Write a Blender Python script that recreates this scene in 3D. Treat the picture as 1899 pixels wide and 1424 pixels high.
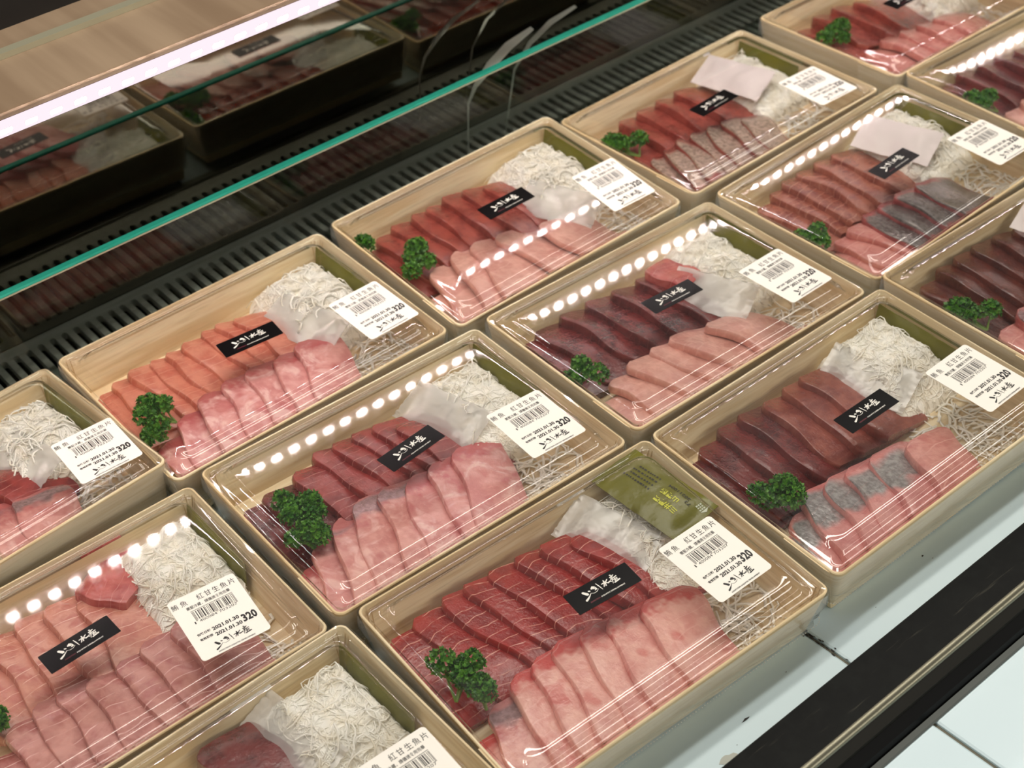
import bpy, bmesh, math, random
from mathutils import Matrix, Vector, noise

for o in list(bpy.data.objects): bpy.data.objects.remove(o)
sc = bpy.context.scene
C = sc.collection
R = math.radians

# ------------------------------------------------------------------ camera
cam_d = bpy.data.cameras.new('camera'); cam = bpy.data.objects.new('camera', cam_d); C.objects.link(cam)
cam.location = (-0.33750, -0.65504, 0.62035)
cam.rotation_euler = (R(49.2209), R(3.06487), R(-40.0302))
cam_d.sensor_fit = 'HORIZONTAL'; cam_d.sensor_width = 36; cam_d.lens = 53.156
cam_d.clip_start = 0.01
cam_d.dof.use_dof = True; cam_d.dof.focus_distance = 0.86; cam_d.dof.aperture_fstop = 12
sc.camera = cam
# ------------------------------------------------------------------ world
w = bpy.data.worlds.new('world'); sc.world = w; w.use_nodes = True
w.node_tree.nodes['Background'].inputs[0].default_value = (1.0, 0.93, 0.84, 1)
w.node_tree.nodes['Background'].inputs[1].default_value = 0.31
# ------------------------------------------------------------------ lamps in the canopy over the case
def area(name, loc, target, sx, sy, power, col):
    d = bpy.data.lights.new(name, 'AREA'); d.shape = 'RECTANGLE'; d.size = sx; d.size_y = sy
    d.energy = power; d.color = col
    o = bpy.data.objects.new(name, d); C.objects.link(o); o.location = loc
    o.rotation_euler = (Vector(target) - Vector(loc)).to_track_quat('-Z', 'Y').to_euler()
    return o
area('canopy_lamp', (0.25, 0.05, 1.0), (0.25, -0.1, 0), 2.0, 0.05, 6.0, (1.0, 0.93, 0.83))
area('canopy_lamp', (0.25, -0.14, 1.0), (0.25, -0.18, 0), 2.0, 0.05, 6.0, (1.0, 0.94, 0.86))
area('aisle_lamp', (0.75, -1.70, 0.75), (0.3, -0.2, 0), 2.6, 0.16, 13.0, (1.0, 0.95, 0.86))
LED_STRENGTH = 110.0
# ------------------------------------------------------------------ view
sc.view_settings.view_transform = 'Standard'; sc.view_settings.look = 'None'
sc.view_settings.gamma = 1.0; sc.view_settings.use_curve_mapping = False
sc.view_settings.exposure = -0.12
sc.cycles.transparent_max_bounces = 24
sc.cycles.max_bounces = 8; sc.cycles.diffuse_bounces = 4; sc.cycles.glossy_bounces = 3; sc.cycles.transmission_bounces = 4
sc.cycles.use_light_tree = False; sc.cycles.use_adaptive_sampling = True; sc.cycles.adaptive_threshold = 0.03
sc.cycles.caustics_reflective = False
sc.cycles.caustics_refractive = False

# ================================================================== helpers
def new_mesh(name, verts, faces, smooth=False, angle=None):
    m = bpy.data.meshes.new(name); m.from_pydata([tuple(v) for v in verts], [], faces); m.validate(); m.update()
    if smooth:
        m.polygons.foreach_set('use_smooth', [True] * len(m.polygons))
        if angle is not None: m.set_sharp_from_angle(angle=R(angle))
    return m

class MB:
    """collects shapes into one mesh"""
    def __init__(s): s.v = []; s.f = []
    def add(s, verts, faces):
        n = len(s.v); s.v += [tuple(v) for v in verts]; s.f += [[i + n for i in f] for f in faces]
    def box(s, a, b):
        (x0, y0, z0), (x1, y1, z1) = a, b
        s.add([(x0,y0,z0),(x1,y0,z0),(x1,y1,z0),(x0,y1,z0),(x0,y0,z1),(x1,y0,z1),(x1,y1,z1),(x0,y1,z1)],
              [(3,2,1,0),(4,5,6,7),(0,1,5,4),(1,2,6,5),(2,3,7,6),(3,0,4,7)])
    def rings(s, rings, close=True, cap0=False, cap1=False):
        n0 = len(s.v); k = len(rings[0])
        for r in rings: s.v += [tuple(p) for p in r]
        for i in range(len(rings) - 1):
            for j in range(k if close else k - 1):
                j2 = (j + 1) % k
                s.f.append([n0+i*k+j, n0+i*k+j2, n0+(i+1)*k+j2, n0+(i+1)*k+j])
        if cap0: s.f.append([n0 + j for j in reversed(range(k))])
        if cap1: s.f.append([n0 + (len(rings)-1)*k + j for j in range(k)])
    def tube(s, pts, rad, n=4, flat=1.0):
        rings = []
        up = Vector((0, 0, 1))
        for i, p in enumerate(pts):
            p = Vector(p)
            d = (Vector(pts[min(i+1, len(pts)-1)]) - Vector(pts[max(i-1, 0)]))
            if d.length < 1e-9: d = Vector((1, 0, 0))
            d.normalize()
            a = d.cross(up)
            if a.length < 1e-4: a = Vector((1, 0, 0))
            a.normalize(); b = a.cross(d)
            r = rad[i] if isinstance(rad, (list, tuple)) else rad
            rings.append([p + (a*math.cos(t) + b*math.sin(t)*flat) * r for t in [2*math.pi*(q+.5)/n for q in range(n)]])
        s.rings(rings, True, True, True)
    def mesh(s, name, smooth=False, angle=None): return new_mesh(name, s.v, s.f, smooth, angle)

def rrect(hx, hy, r, n=6, z=0.0):
    """rounded rectangle loop, counter-clockwise"""
    out = []
    for cx, cy, a0 in ((hx-r, hy-r, 0), (-hx+r, hy-r, 90), (-hx+r, -hy+r, 180), (hx-r, -hy+r, 270)):
        for i in range(n + 1):
            a = R(a0 + 90*i/n); out.append((cx + r*math.cos(a), cy + r*math.sin(a), z))
    return out

def link(o, parent=None, mat=None):
    C.objects.link(o)
    if parent: o.parent = parent
    if mat: o.data.materials.clear(); o.data.materials.append(mat)
    return o
def part(name, mesh, mat, parent, mtx=None):
    o = bpy.data.objects.new(name, mesh); C.objects.link(o)
    if mat and not mesh.materials: mesh.materials.append(mat)
    if parent: o.parent = parent
    if mtx is not None: o.matrix_local = mtx
    return o
def tag(o, label=None, cat=None, group=None, kind=None):
    if label: o['label'] = label
    if cat: o['category'] = cat
    if group: o['group'] = group
    if kind: o['kind'] = kind
    return o
def empty(name, mtx=None):
    o = bpy.data.objects.new(name, None); C.objects.link(o); o.empty_display_size = 0.02
    if mtx is not None: o.matrix_world = mtx
    return o
ORD = ['first','second','third','fourth','fifth','sixth','seventh','eighth','ninth','tenth','eleventh','twelfth']

# ================================================================== materials
class NT:
    def __init__(s, name):
        s.m = bpy.data.materials.new(name); s.m.use_nodes = True; s.t = s.m.node_tree; s.t.nodes.clear()
        s.out = s.n('ShaderNodeOutputMaterial')
    def n(s, t, **kw):
        nd = s.t.nodes.new(t)
        for k, v in kw.items(): setattr(nd, k, v)
        return nd
    def l(s, a, b): s.t.links.new(a, b)
    def val(s, sock, v):
        if isinstance(v, bpy.types.NodeSocket): s.l(v, sock)
        else: sock.default_value = v
    def math(s, op, a, b=0.0, clamp=False):
        nd = s.n('ShaderNodeMath', operation=op); nd.use_clamp = clamp; s.val(nd.inputs[0], a); s.val(nd.inputs[1], b); return nd.outputs[0]
    def mix(s, f, a, b):
        nd = s.n('ShaderNodeMix', data_type='RGBA'); s.val(nd.inputs[0], f)
        s.val(nd.inputs[6], a if isinstance(a, bpy.types.NodeSocket) else (*a, 1) if len(a) == 3 else a)
        s.val(nd.inputs[7], b if isinstance(b, bpy.types.NodeSocket) else (*b, 1) if len(b) == 3 else b); return nd.outputs[2]
    def ramp(s, f, a, b):
        """0..1 smooth step between a and b"""
        nd = s.n('ShaderNodeMapRange'); nd.interpolation_type = 'SMOOTHSTEP'
        s.val(nd.inputs[0], f); nd.inputs[1].default_value = a; nd.inputs[2].default_value = b; return nd.outputs[0]
    def coord(s, kind='Object', scale=(1,1,1), rnd=True):
        tc = s.n('ShaderNodeTexCoord'); mp = s.n('ShaderNodeMapping'); mp.inputs['Scale'].default_value = scale
        s.l(tc.outputs[kind], mp.inputs['Vector'])
        if rnd:
            oi = s.n('ShaderNodeObjectInfo'); v = s.n('ShaderNodeVectorMath', operation='SCALE')
            v.inputs[0].default_value = (3.1, 7.7, 5.3); s.l(oi.outputs['Random'], v.inputs['Scale']); s.l(v.outputs[0], mp.inputs['Location'])
        return mp.outputs[0]
    def noise(s, vec, scale, detail=3, rough=.55, dist=0.0):
        nd = s.n('ShaderNodeTexNoise'); s.l(vec, nd.inputs['Vector']); nd.inputs['Scale'].default_value = scale
        nd.inputs['Detail'].default_value = detail; nd.inputs['Roughness'].default_value = rough; nd.inputs['Distortion'].default_value = dist
        return nd.outputs[0]
    def bsdf(s, **kw):
        b = s.n('ShaderNodeBsdfPrincipled')
        for k, v in kw.items():
            sk = b.inputs[k.replace('_', ' ')]
            if isinstance(v, tuple) and len(v) == 3 and sk.type == 'RGBA': v = (*v, 1)
            s.val(sk, v)
        return b
    def bump(s, h, strength=.3, dist=.001):
        b = s.n('ShaderNodeBump'); b.inputs['Strength'].default_value = strength; b.inputs['Distance'].default_value = dist
        s.l(h, b.inputs['Height']); return b.outputs[0]
    def schlick(s, f0, nrm=None):
        lw = s.n('ShaderNodeLayerWeight'); lw.inputs[0].default_value = .5
        if nrm is not None: s.l(nrm, lw.inputs['Normal'])
        return s.math('ADD', s.math('MULTIPLY', s.math('POWER', lw.outputs['Facing'], 5.0), 1-f0), f0)
    def done(s, sh): s.l(sh.outputs[0] if hasattr(sh, 'outputs') else sh, s.out.inputs[0]); return s.m

def srgb(r, g, b):
    f = lambda c: (c/255/12.92 if c/255 <= .04045 else ((c/255+.055)/1.055)**2.4)
    return (f(r), f(g), f(b))
def plain(name, col, rough=.5, metal=0.0, **kw):
    t = NT(name); return t.done(t.bsdf(Base_Color=col, Roughness=rough, Metallic=metal, **kw))

def mat_wood(name, c1, c2, scl):
    t = NT(name); v = t.coord('Object', scl)
    n1 = t.noise(v, 1.0, 3, .6, .6); n2 = t.noise(v, 4.0, 2)
    col = t.mix(t.ramp(n1, .36, .64), c1, c2)
    col = t.mix(t.math('MULTIPLY', t.ramp(n2, .5, .75), .35), col, tuple(c*.72 for c in c2))
    return t.done(t.bsdf(Base_Color=col, Roughness=.62, Normal=t.bump(n2, .12, .0006)))
WOOD_SIDE = mat_wood('pine_veneer_side', srgb(244, 226, 188), srgb(226, 200, 154), (9, 9, 140))
WOOD_FLOOR = mat_wood('pine_veneer_floor', srgb(246, 230, 196), srgb(232, 208, 166), (9, 130, 60))

def mat_clear(name, gain=1.9, rough=.025, tint=(.975, .975, .965), bump=.25, bscale=55, haze=0.0, hazecol=(.8,.8,.8)):
    t = NT(name)
    fr = t.schlick(.035)
    tr = t.n('ShaderNodeBsdfTransparent'); tr.inputs[0].default_value = (*tint, 1)
    gl = t.n('ShaderNodeBsdfGlossy'); gl.inputs['Roughness'].default_value = rough
    base = tr.outputs[0]
    if haze > 0:
        df = t.n('ShaderNodeBsdfDiffuse'); df.inputs[0].default_value = (*hazecol, 1)
        tl = t.n('ShaderNodeBsdfTranslucent'); tl.inputs[0].default_value = (*hazecol, 1)
        a = t.n('ShaderNodeMixShader'); a.inputs[0].default_value = .12; t.l(df.outputs[0], a.inputs[1]); t.l(tl.outputs[0], a.inputs[2])
        b = t.n('ShaderNodeMixShader'); t.val(b.inputs[0], haze); t.l(base, b.inputs[1]); t.l(a.outputs[0], b.inputs[2]); base = b.outputs[0]
    mx = t.n('ShaderNodeMixShader'); t.l(t.math('MULTIPLY', fr, gain, True), mx.inputs[0])
    t.l(base, mx.inputs[1]); t.l(gl.outputs[0], mx.inputs[2])
    return t.done(mx)
LID = mat_clear('clear_lid_plastic', 2.4, .055, (.985, .985, .975), .12, 38, .010, (.85, .84, .82))
FILM = mat_clear('shrink_film', 1.3, .12, (.98, .98, .97), .25, 60, .26, (.80, .80, .76))
DOTS = plain('perforation_glint', (.80, .78, .70), .15, 0.0, Specular_IOR_Level=1.0)
SACHET_CLEAR = mat_clear('ridged_clear_sachet', 1.6, .2, (.98, .98, .97), .35, 120, .30, (.98, .95, .92))
SACHET_WHITE = plain('white_paper_sachet', srgb(232, 220, 218), .4)
ARCGLARE = mat_clear('glare_arc', 2.6, .10, (.96, .97, .94), .3, 60, .55, (.90, .92, .80))  # hazy pale sheet imitating a reflected glare arc

def mat_fish(name, face, deep, line=0.0, linecol=(.75, .42, .36), red=0.0, redcol=(.34, .03, .03), redlen=.012,
             pale=0.0, palecol=(.85, .55, .50), silver=0.0, silvercol=(.42, .42, .42), silverpos=(-.03, .0), rough=.27, linefreq=150, glit=1.0):
    """local frame of a slice: x across (0 = high left cut edge), y = 0 at the shoulder, negative to the front, z up"""
    t = NT(name); raw = t.coord('Object', (1, 1, 1), False); v = t.coord('Object', (1, 1, 1), True)
    sp = t.n('ShaderNodeSeparateXYZ'); t.l(raw, sp.inputs[0]); X, Y, Z = sp.outputs
    n1 = t.noise(v, 75, 2, .6); n2 = t.noise(v, 320, 2, .6); met = 0.0
    col = t.mix(t.ramp(n1, .33, .68), face, deep)
    col = t.mix(t.math('MULTIPLY', t.ramp(n2, .52, .78), .22), col, tuple(min(1, c*1.35 + .02) for c in face))
    if pale:
        p = t.noise(v, 46, 3, .65, 1.2)
        col = t.mix(t.math('MULTIPLY', t.ramp(p, .47, .66), pale), col, palecol)
    if red:
        wob = t.math('MULTIPLY', t.math('SUBTRACT', t.noise(v, 90, 2, .7), .5), .034)
        e = t.math('ADD', Y, wob)
        a = t.ramp(e, -redlen - .004, -redlen*.35)
        blot = t.ramp(t.noise(v, 60, 1), .60, .70)
        m = t.math('MULTIPLY', t.math('MAXIMUM', a, t.math('MULTIPLY', blot, .55)), red, True)
        col = t.mix(m, col, redcol)
    if silver:
        wob = t.math('MULTIPLY', t.math('SUBTRACT', t.noise(v, 70, 1), .5), .022)
        e = t.math('ADD', Y, wob)
        a = t.math('MULTIPLY', t.ramp(e, silverpos[0]-.006, silverpos[0]), t.math('SUBTRACT', 1.0, t.ramp(e, silverpos[1], silverpos[1]+.006)))
        a = t.math('MULTIPLY', a, t.ramp(Z, -.0022, -.0012))
        a = t.math('MULTIPLY', a, silver); met = t.math('MULTIPLY', a, .45)
        col = t.mix(a, col, t.mix(t.ramp(n2, .3, .7), tuple(q*.62 for q in silvercol), tuple(min(1, q*1.25) for q in silvercol)))
    if line:
        wv = t.n('ShaderNodeVectorMath', operation='MULTIPLY_ADD')
        nv = t.n('ShaderNodeTexNoise'); nv.inputs['Scale'].default_value = 38; t.l(v, nv.inputs['Vector'])
        q = t.math('ADD', Y, t.math('MULTIPLY', X, -.22)); q = t.math('ADD', q, t.math('MULTIPLY', t.math('MULTIPLY', X, X), 5.0))
        q = t.math('ADD', q, t.math('MULTIPLY', nv.outputs[0], .012))
        s_ = t.math('SINE', t.math('MULTIPLY', q, linefreq*2*math.pi))
        m = t.math('MULTIPLY', t.ramp(s_, .955, 1.0), t.math('MULTIPLY', t.ramp(n1, .36, .56), line))
        col = t.mix(m, col, linecol)
    h = t.math('ADD', n2, n1)
    return t.done(t.bsdf(Base_Color=col, Roughness=rough, Metallic=met, Specular_IOR_Level=.5, Normal=t.bump(h, .38, .0010),
                         Coat_Weight=.75, Coat_Roughness=.13, Coat_IOR=1.45, Coat_Normal=t.bump(t.noise(v, 460, 2, .7), .8, .0012)))
FISH = dict(
    red=mat_fish('tuna_red', srgb(164, 46, 42), srgb(136, 30, 30), 1.0, srgb(226, 158, 140)),
    red2=mat_fish('tuna_red_plain', srgb(152, 54, 50), srgb(122, 34, 34), .55, srgb(214, 140, 128)),
    dark=mat_fish('tuna_dark', srgb(112, 36, 34), srgb(84, 22, 24), .12, srgb(170, 80, 70)),
    maroon=mat_fish('tuna_maroon', srgb(116, 38, 38), srgb(84, 22, 24), .2, srgb(160, 84, 80)),
    brown=mat_fish('tuna_brown', srgb(100, 42, 30), srgb(74, 26, 20), .1, srgb(150, 80, 60)),
    rust=mat_fish('tuna_rust', srgb(146, 74, 60), srgb(120, 50, 42), .12, srgb(196, 120, 100)),
    orange=mat_fish('tuna_orange', srgb(160, 72, 60), srgb(130, 48, 40), .15, srgb(214, 130, 110)),
    coral=mat_fish('tuna_coral', srgb(214, 134, 110), srgb(194, 106, 86), .5, srgb(240, 180, 152)),
    toro=mat_fish('tuna_toro', srgb(204, 136, 116), srgb(182, 104, 90), .9, srgb(236, 186, 166), 0, pale=.6, palecol=srgb(224, 164, 144)),
    sienna=mat_fish('tuna_sienna', srgb(162, 92, 74), srgb(130, 62, 52), .6, srgb(220, 160, 136), pale=.35, palecol=srgb(206, 140, 116)),
    chunk=mat_fish('tuna_chunk_pink', srgb(190, 88, 82), srgb(160, 60, 60), .4, srgb(220, 140, 130), pale=.4, palecol=srgb(206, 120, 112)),
    white=mat_fish('pale_fish_bloodline', srgb(230, 172, 160), srgb(216, 146, 138), .25, srgb(244, 196, 184), 1.0, srgb(196, 74, 70), .011, .55, srgb(240, 186, 172), linefreq=110),
    frost=mat_fish('pale_fish_frosted', srgb(224, 160, 154), srgb(204, 130, 128), 0, red=.9, redcol=srgb(180, 74, 78), redlen=.014, pale=.8, palecol=srgb(240, 196, 190)),
    pink=mat_fish('pale_fish_pink', srgb(214, 160, 146), srgb(200, 138, 126), .2, srgb(246, 200, 186), pale=.4, palecol=srgb(242, 186, 170), linefreq=90),
    grey=mat_fish('pale_fish_grey_skin', srgb(222, 160, 150), srgb(200, 130, 124), 0, red=.7, redcol=srgb(166, 60, 64), redlen=.026, pale=.7, palecol=srgb(238, 190, 180), silver=.8, silvercol=srgb(150, 128, 132), silverpos=(-.011, .002)),
    silver=mat_fish('silver_skin_fish', srgb(216, 150, 144), srgb(198, 122, 120), .2, srgb(236, 180, 174), red=.5, redcol=srgb(190, 70, 66), redlen=.004, pale=.4, palecol=srgb(232, 170, 164), silver=.95, silvercol=srgb(160, 160, 160), silverpos=(-.024, -.002), rough=.28),
    slate=mat_fish('slate_skin_fish', srgb(168, 84, 84), srgb(134, 56, 58), 0, red=.6, redcol=srgb(140, 44, 44), redlen=.006, silver=.95, silvercol=srgb(112, 108, 106), silverpos=(-.050, -.007), rough=.26),
    stripe=mat_fish('white_striped_fish', srgb(156, 70, 62), srgb(124, 46, 42), 0, silver=.9, silvercol=srgb(204, 180, 164), silverpos=(-.060, -.002)),
    mauve=mat_fish('mauve_fish', srgb(200, 140, 130), srgb(176, 108, 102), .9, srgb(232, 184, 174), red=.5, redcol=srgb(150, 64, 62), redlen=.006, pale=.35, palecol=srgb(222, 160, 150), linefreq=120),
    rose=mat_fish('rose_fish', srgb(212, 146, 136), srgb(194, 116, 110), .5, srgb(236, 180, 168), red=.35, redcol=srgb(170, 60, 56), redlen=.005, pale=.4, palecol=srgb(230, 164, 152), linefreq=90),
)
def mat_radish():
    t = NT('white_radish'); v = t.coord(); n = t.noise(v, 120, 3)
    col = t.mix(t.ramp(n, .35, .7), srgb(254, 252, 244), srgb(250, 244, 228))
    return t.done(t.bsdf(Base_Color=col, Roughness=.35))
RADISH = mat_radish()
def mat_parsley():
    t = NT('parsley_green'); v = t.coord(); n = t.noise(v, 260, 3)
    col = t.mix(t.ramp(n, .35, .68), srgb(38, 104, 22), srgb(104, 164, 48))
    b = t.bsdf(Base_Color=col, Roughness=.4)
    tl = t.n('ShaderNodeBsdfTranslucent'); t.l(col, tl.inputs[0])
    mx = t.n('ShaderNodeMixShader'); mx.inputs[0].default_value = .25; t.l(b.outputs[0], mx.inputs[1]); t.l(tl.outputs[0], mx.inputs[2])
    return t.done(mx)
PARSLEY = mat_parsley()
STEM = plain('parsley_stem', srgb(110, 140, 60), .5)
def mat_packet():
    t = NT('olive_packet_foil'); v = t.coord(); n = t.noise(v, 60, 3)
    col = t.mix(n, srgb(96, 96, 22), srgb(120, 116, 34))
    return t.done(t.bsdf(Base_Color=col, Roughness=.28, Normal=t.bump(t.noise(v, 110, 3), .35, .0012)))
PACKET = mat_packet()
PASTE = plain('wasabi_paste_bulge', srgb(120, 130, 92), .3)
INK = plain('black_ink', (.012, .011, .010), .5)
GREYINK = plain('grey_ink', (.10, .09, .085), .5)
PAPER = plain('label_paper', srgb(248, 244, 234), .45)
BLACKSTICKER = plain('black_sticker', (.004, .0035, .004), .28, 0, Specular_IOR_Level=.2)
WHITEINK = plain('white_ink', (.85, .83, .76), .5)
REDINK = plain('dark_red_ink', srgb(92, 20, 34), .5)
YELLOWINK = plain('yellow_ink', srgb(214, 214, 70), .5)
PALEINK = plain('pale_ink', srgb(206, 212, 190), .5)

def mat_tile():
    t = NT('white_glazed_panel'); v = t.coord('Object', (1, 1, 1), False); n = t.noise(v, 7, 3); n2 = t.noise(v, 130, 4, .7)
    col = t.mix(n, srgb(206, 228, 236), srgb(216, 236, 240))
    col = t.mix(t.math('MULTIPLY', t.ramp(n2, .70, .80), .25), col, srgb(180, 184, 176))
    return t.done(t.bsdf(Base_Color=col, Roughness=.22, Specular_IOR_Level=.35))
TILE = mat_tile()
GROUT = plain('grey_grout', srgb(120, 116, 100), .8)
GRIME = plain('dark_grime', srgb(40, 38, 34), .7)
STAIN = plain('stain_film', srgb(188, 192, 182), .6)
def mat_brushed(name, c1, c2, rough, metal, scl, bumps=.1):
    t = NT(name); v = t.coord('Object', scl, False); n = t.noise(v, 1.0, 4, .6)
    return t.done(t.bsdf(Base_Color=t.mix(t.ramp(n, .3, .7), c1, c2), Roughness=rough, Metallic=metal, Normal=t.bump(n, bumps, .0006)))
GRILLE = mat_brushed('dark_steel_grille', srgb(158, 160, 148), srgb(136, 138, 126), .40, .15, (12, 160, 10), .05)
SHELFMAT = mat_brushed('brushed_shelf_steel', srgb(176, 152, 126), srgb(146, 122, 98), .5, .1, (26, 2, 2), .02)  # soft streaks of blurred reflection painted into the beige
TRIMMAT = plain('pale_trim_steel', srgb(190, 186, 160), .35, .4)
DARKWALL = plain('black_upper_panel', (.006, .005, .005), .5)
BLACKPOLISH = plain('dark_polished_panel', (.20, .182, .155), .035, 1.0)
CAVITY = plain('duct_black', (.006, .006, .006), .8)
def mat_rail():
    t = NT('scuffed_black_rail'); v = t.coord('Object', (1, 1, 1), False)
    v2 = t.coord('Object', (18, 260, 60), False)
    n = t.noise(v, 60, 4, .65); s = t.noise(v2, 1.0, 3, .7)
    col = t.mix(t.ramp(n, .35, .75), (.003, .0035, .003), (.009, .010, .009))
    col = t.mix(t.math('MULTIPLY', t.ramp(s, .60, .80), .30), col, (.20, .19, .14))
    return t.done(t.bsdf(Base_Color=col, Roughness=t.math('ADD', t.math('MULTIPLY', n, .25), .25), Specular_IOR_Level=.07, Normal=t.bump(s, .08, .0005)))
RAIL = mat_rail()
RAILEDGE = plain('rail_edge_highlight', (.22, .21, .155), .36, 1.0)  # paler metal colour stands in for the highlight along the rail edge
RAILFACE = plain('rail_front_brown', (.012, .011, .008), .3, 0, Specular_IOR_Level=.15)
RAILBLACK = plain('rail_black_gasket', (.002, .002, .002), .4, 0, Specular_IOR_Level=.08)
RAILLIP = plain('rail_grey_lip', srgb(92, 96, 92), .35, .3)
def mat_glass_sheet(name, tint, gain):
    t = NT(name); fr = t.schlick(.04)
    tr = t.n('ShaderNodeBsdfTransparent'); tr.inputs[0].default_value = (*tint, 1)
    gl = t.n('ShaderNodeBsdfGlossy'); gl.inputs['Roughness'].default_value = .01
    mx = t.n('ShaderNodeMixShader'); t.l(t.math('MULTIPLY', fr, gain, True), mx.inputs[0]); t.l(tr.outputs[0], mx.inputs[1]); t.l(gl.outputs[0], mx.inputs[2])
    return t.done(mx)
GLASS = mat_glass_sheet('guard_glass', (.90, .95, .93), 1.0)
def mat_teal():
    t = NT('green_glass_edge'); v = t.coord('Object', (6, 60, 60), False); n = t.noise(v, 1.0, 3)
    return t.done(t.bsdf(Base_Color=t.mix(n, srgb(20, 140, 116), srgb(60, 176, 150)), Roughness=.2, Transmission_Weight=.0))
TEAL = mat_teal()
def emit(name, col, s):
    t = NT(name); e = t.n('ShaderNodeEmission'); e.inputs[0].default_value = (*col, 1); e.inputs[1].default_value = s; return t.done(e)
LEDMAT = emit('led_chip_glow', (1.0, .84, .82), LED_STRENGTH)
LEDCOVER = emit('led_strip_diffuser_glow', (1.0, .84, .91), 1.15)
CHANNEL = plain('led_channel_black', (.01, .009, .009), .5)

# ================================================================== setting
DECK = -0.042
X0, X1 = -0.75, 1.75
# ---- deck of white panels
SH = -0.039; JX = 0.1128
def jx(y, k): return JX + SH*(y + .317) + .40*k
b = MB(); b.box((X0, -1.0, DECK-.03), (X1, .136, DECK-.0022)); floor = part('floor', b.mesh('floor'), GROUT, None); tag(floor, kind='structure')
floor['label'] = 'white glazed display deck under the trays'
ya, yb = -.99, .1345
for k in range(-3, 4):
    g = .0013
    xl0, xl1, xr0, xr1 = jx(ya, k)+g, jx(yb, k)+g, jx(ya, k+1)-g, jx(yb, k+1)-g
    b = MB()
    def lp(e, z): return [(xl0+e, ya+e, z), (xr0-e, ya+e, z), (xr1-e, yb-e, z), (xl1+e, yb-e, z)]
    b.rings([lp(0, DECK-.0022), lp(0, DECK-.0008), lp(.0012, DECK)], True, False, True)
    part('tile', b.mesh('tile'), TILE, floor)
rnd = random.Random(4)
b = MB()
for i in range(26):
    y = rnd.uniform(-.356, -.316); x = jx(y, 0) + rnd.gauss(0, .0011); r = rnd.uniform(.0003, .0011)
    pts = [(x + r*rnd.uniform(.5, 1.2)*math.cos(a)*.8, y + r*rnd.uniform(.6, 1.6)*math.sin(a)*1.6, DECK+.0002) for a in [i2*math.pi/3.5 for i2 in range(7)]]
    b.add(pts, [list(range(7))])
for (x, y, r, e) in ((.045, -.337, .0016, 1.8), (.084, -.330, .0005, 1.0), (.030, -.345, .0004, 1.0), (.205, -.326, .0012, 1.0), (.155, -.333, .0004, 1), (.208, -.331, .0005, 1)):
    pts = [(x + r*e*rnd.uniform(.5, 1.2)*math.cos(a), y + r*rnd.uniform(.5, 1.2)*math.sin(a)*.5, DECK+.0002) for a in [i2*math.pi/4 for i2 in range(8)]]
    b.add(pts, [list(range(8))])
part('grime', b.mesh('grime'), GRIME, floor)
b = MB()
pts = [(.020 + .006*rnd.uniform(.6, 1.1)*math.cos(a), -.349 + .0045*rnd.uniform(.6, 1.1)*math.sin(a), DECK+.00015) for a in [i2*math.pi/7 for i2 in range(14)]]
b.add(pts, [list(range(14))]); part('stain', b.mesh('stain'), STAIN, floor)

# ---- back wall, polished and dark
b = MB(); b.box((X0, .232, -.16), (X1, .262, .172)); wb = part('wall_back', b.mesh('wall_back'), BLACKPOLISH, None); tag(wb, kind='structure')
b = MB(); b.box((X0, .232, .172), (X1, .262, .95)); wb2 = part('wall_upper', b.mesh('wall_upper'), DARKWALL, None); tag(wb2, kind='structure')
wb['label'] = 'dark polished back panel reflecting the trays'; wb2['label'] = 'black panel above the lit shelf'
# ---- air grille with slots
P = .0094; SW = .0047; gy0, gy1 = .1365, .2315; s0, s1 = .156, .2215
gv = MB(); nslot = int((X1-X0)/P)
ns = 5
for i in range(nslot):
    xc = X0 + P*(i+.5); r = SW/2
    loop = [(xc + r*math.cos(R(180*j/ns)), s1 - r + r*math.sin(R(180*j/ns))) for j in range(ns+1)] + \
           [(xc + r*math.cos(R(180+180*j/ns)), s0 + r + r*math.sin(R(180+180*j/ns))) for j in range(ns+1)]
    top = []
    for j, (x, y) in enumerate(loop):   # matching outer point on the cell border
        if j <= ns: top.append((xc + P/2*(1 if j < ns/2 else -1) if j in (0, ns) else xc + P/2*math.cos(R(180*j/ns)), s1 if j in (0, ns) else gy1))
        else:
            q = j - ns - 1; top.append((xc - P/2*(1 if q < ns/2 else -1) if q in (0, ns) else xc - P/2*math.cos(R(180*q/ns)), s0 if q in (0, ns) else gy0))
    n = len(loop)
    z = DECK + .0005
    inn = [(x, y, z) for x, y in loop]; out = [(x, y, z) for x, y in top]; low = [(x, y, z-.006) for x, y in loop]
    gv.rings([low, inn, out], True)
    # corner fills
    for (cx, cy, ia, ib) in ((xc+P/2, gy1, 0, 1), (xc-P/2, gy1, ns-1, ns), (xc-P/2, gy0, ns+1, ns+2), (xc+P/2, gy0, 2*ns, 2*ns+1)):
        gv.add([(cx, cy, z), out[ia], out[ib]], [(0, 1, 2)])
me = gv.mesh('air_grille')
bm = bmesh.new(); bm.from_mesh(me); bmesh.ops.remove_doubles(bm, verts=bm.verts, dist=1e-6); bmesh.ops.recalc_face_normals(bm, faces=bm.faces); bm.to_mesh(me); bm.free()
gr = empty('air_grille'); tag(gr, 'dark steel slotted air grille along the back of the case', 'grille')
part('slotted_plate', me, GRILLE, gr)
b = MB(); b.box((X0, .1366, -.16), (X1, .1385, DECK-.0061)); b.box((X0, .1386, -.16), (X1, .2315, -.155)); part('duct', b.mesh('duct'), CAVITY, gr)
b = MB(); b.box((X0, gy0, DECK+.0006), (X1, gy0+.006, DECK+.003)); part('edge_strip', b.mesh('edge_strip'), GRILLE, gr)
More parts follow.
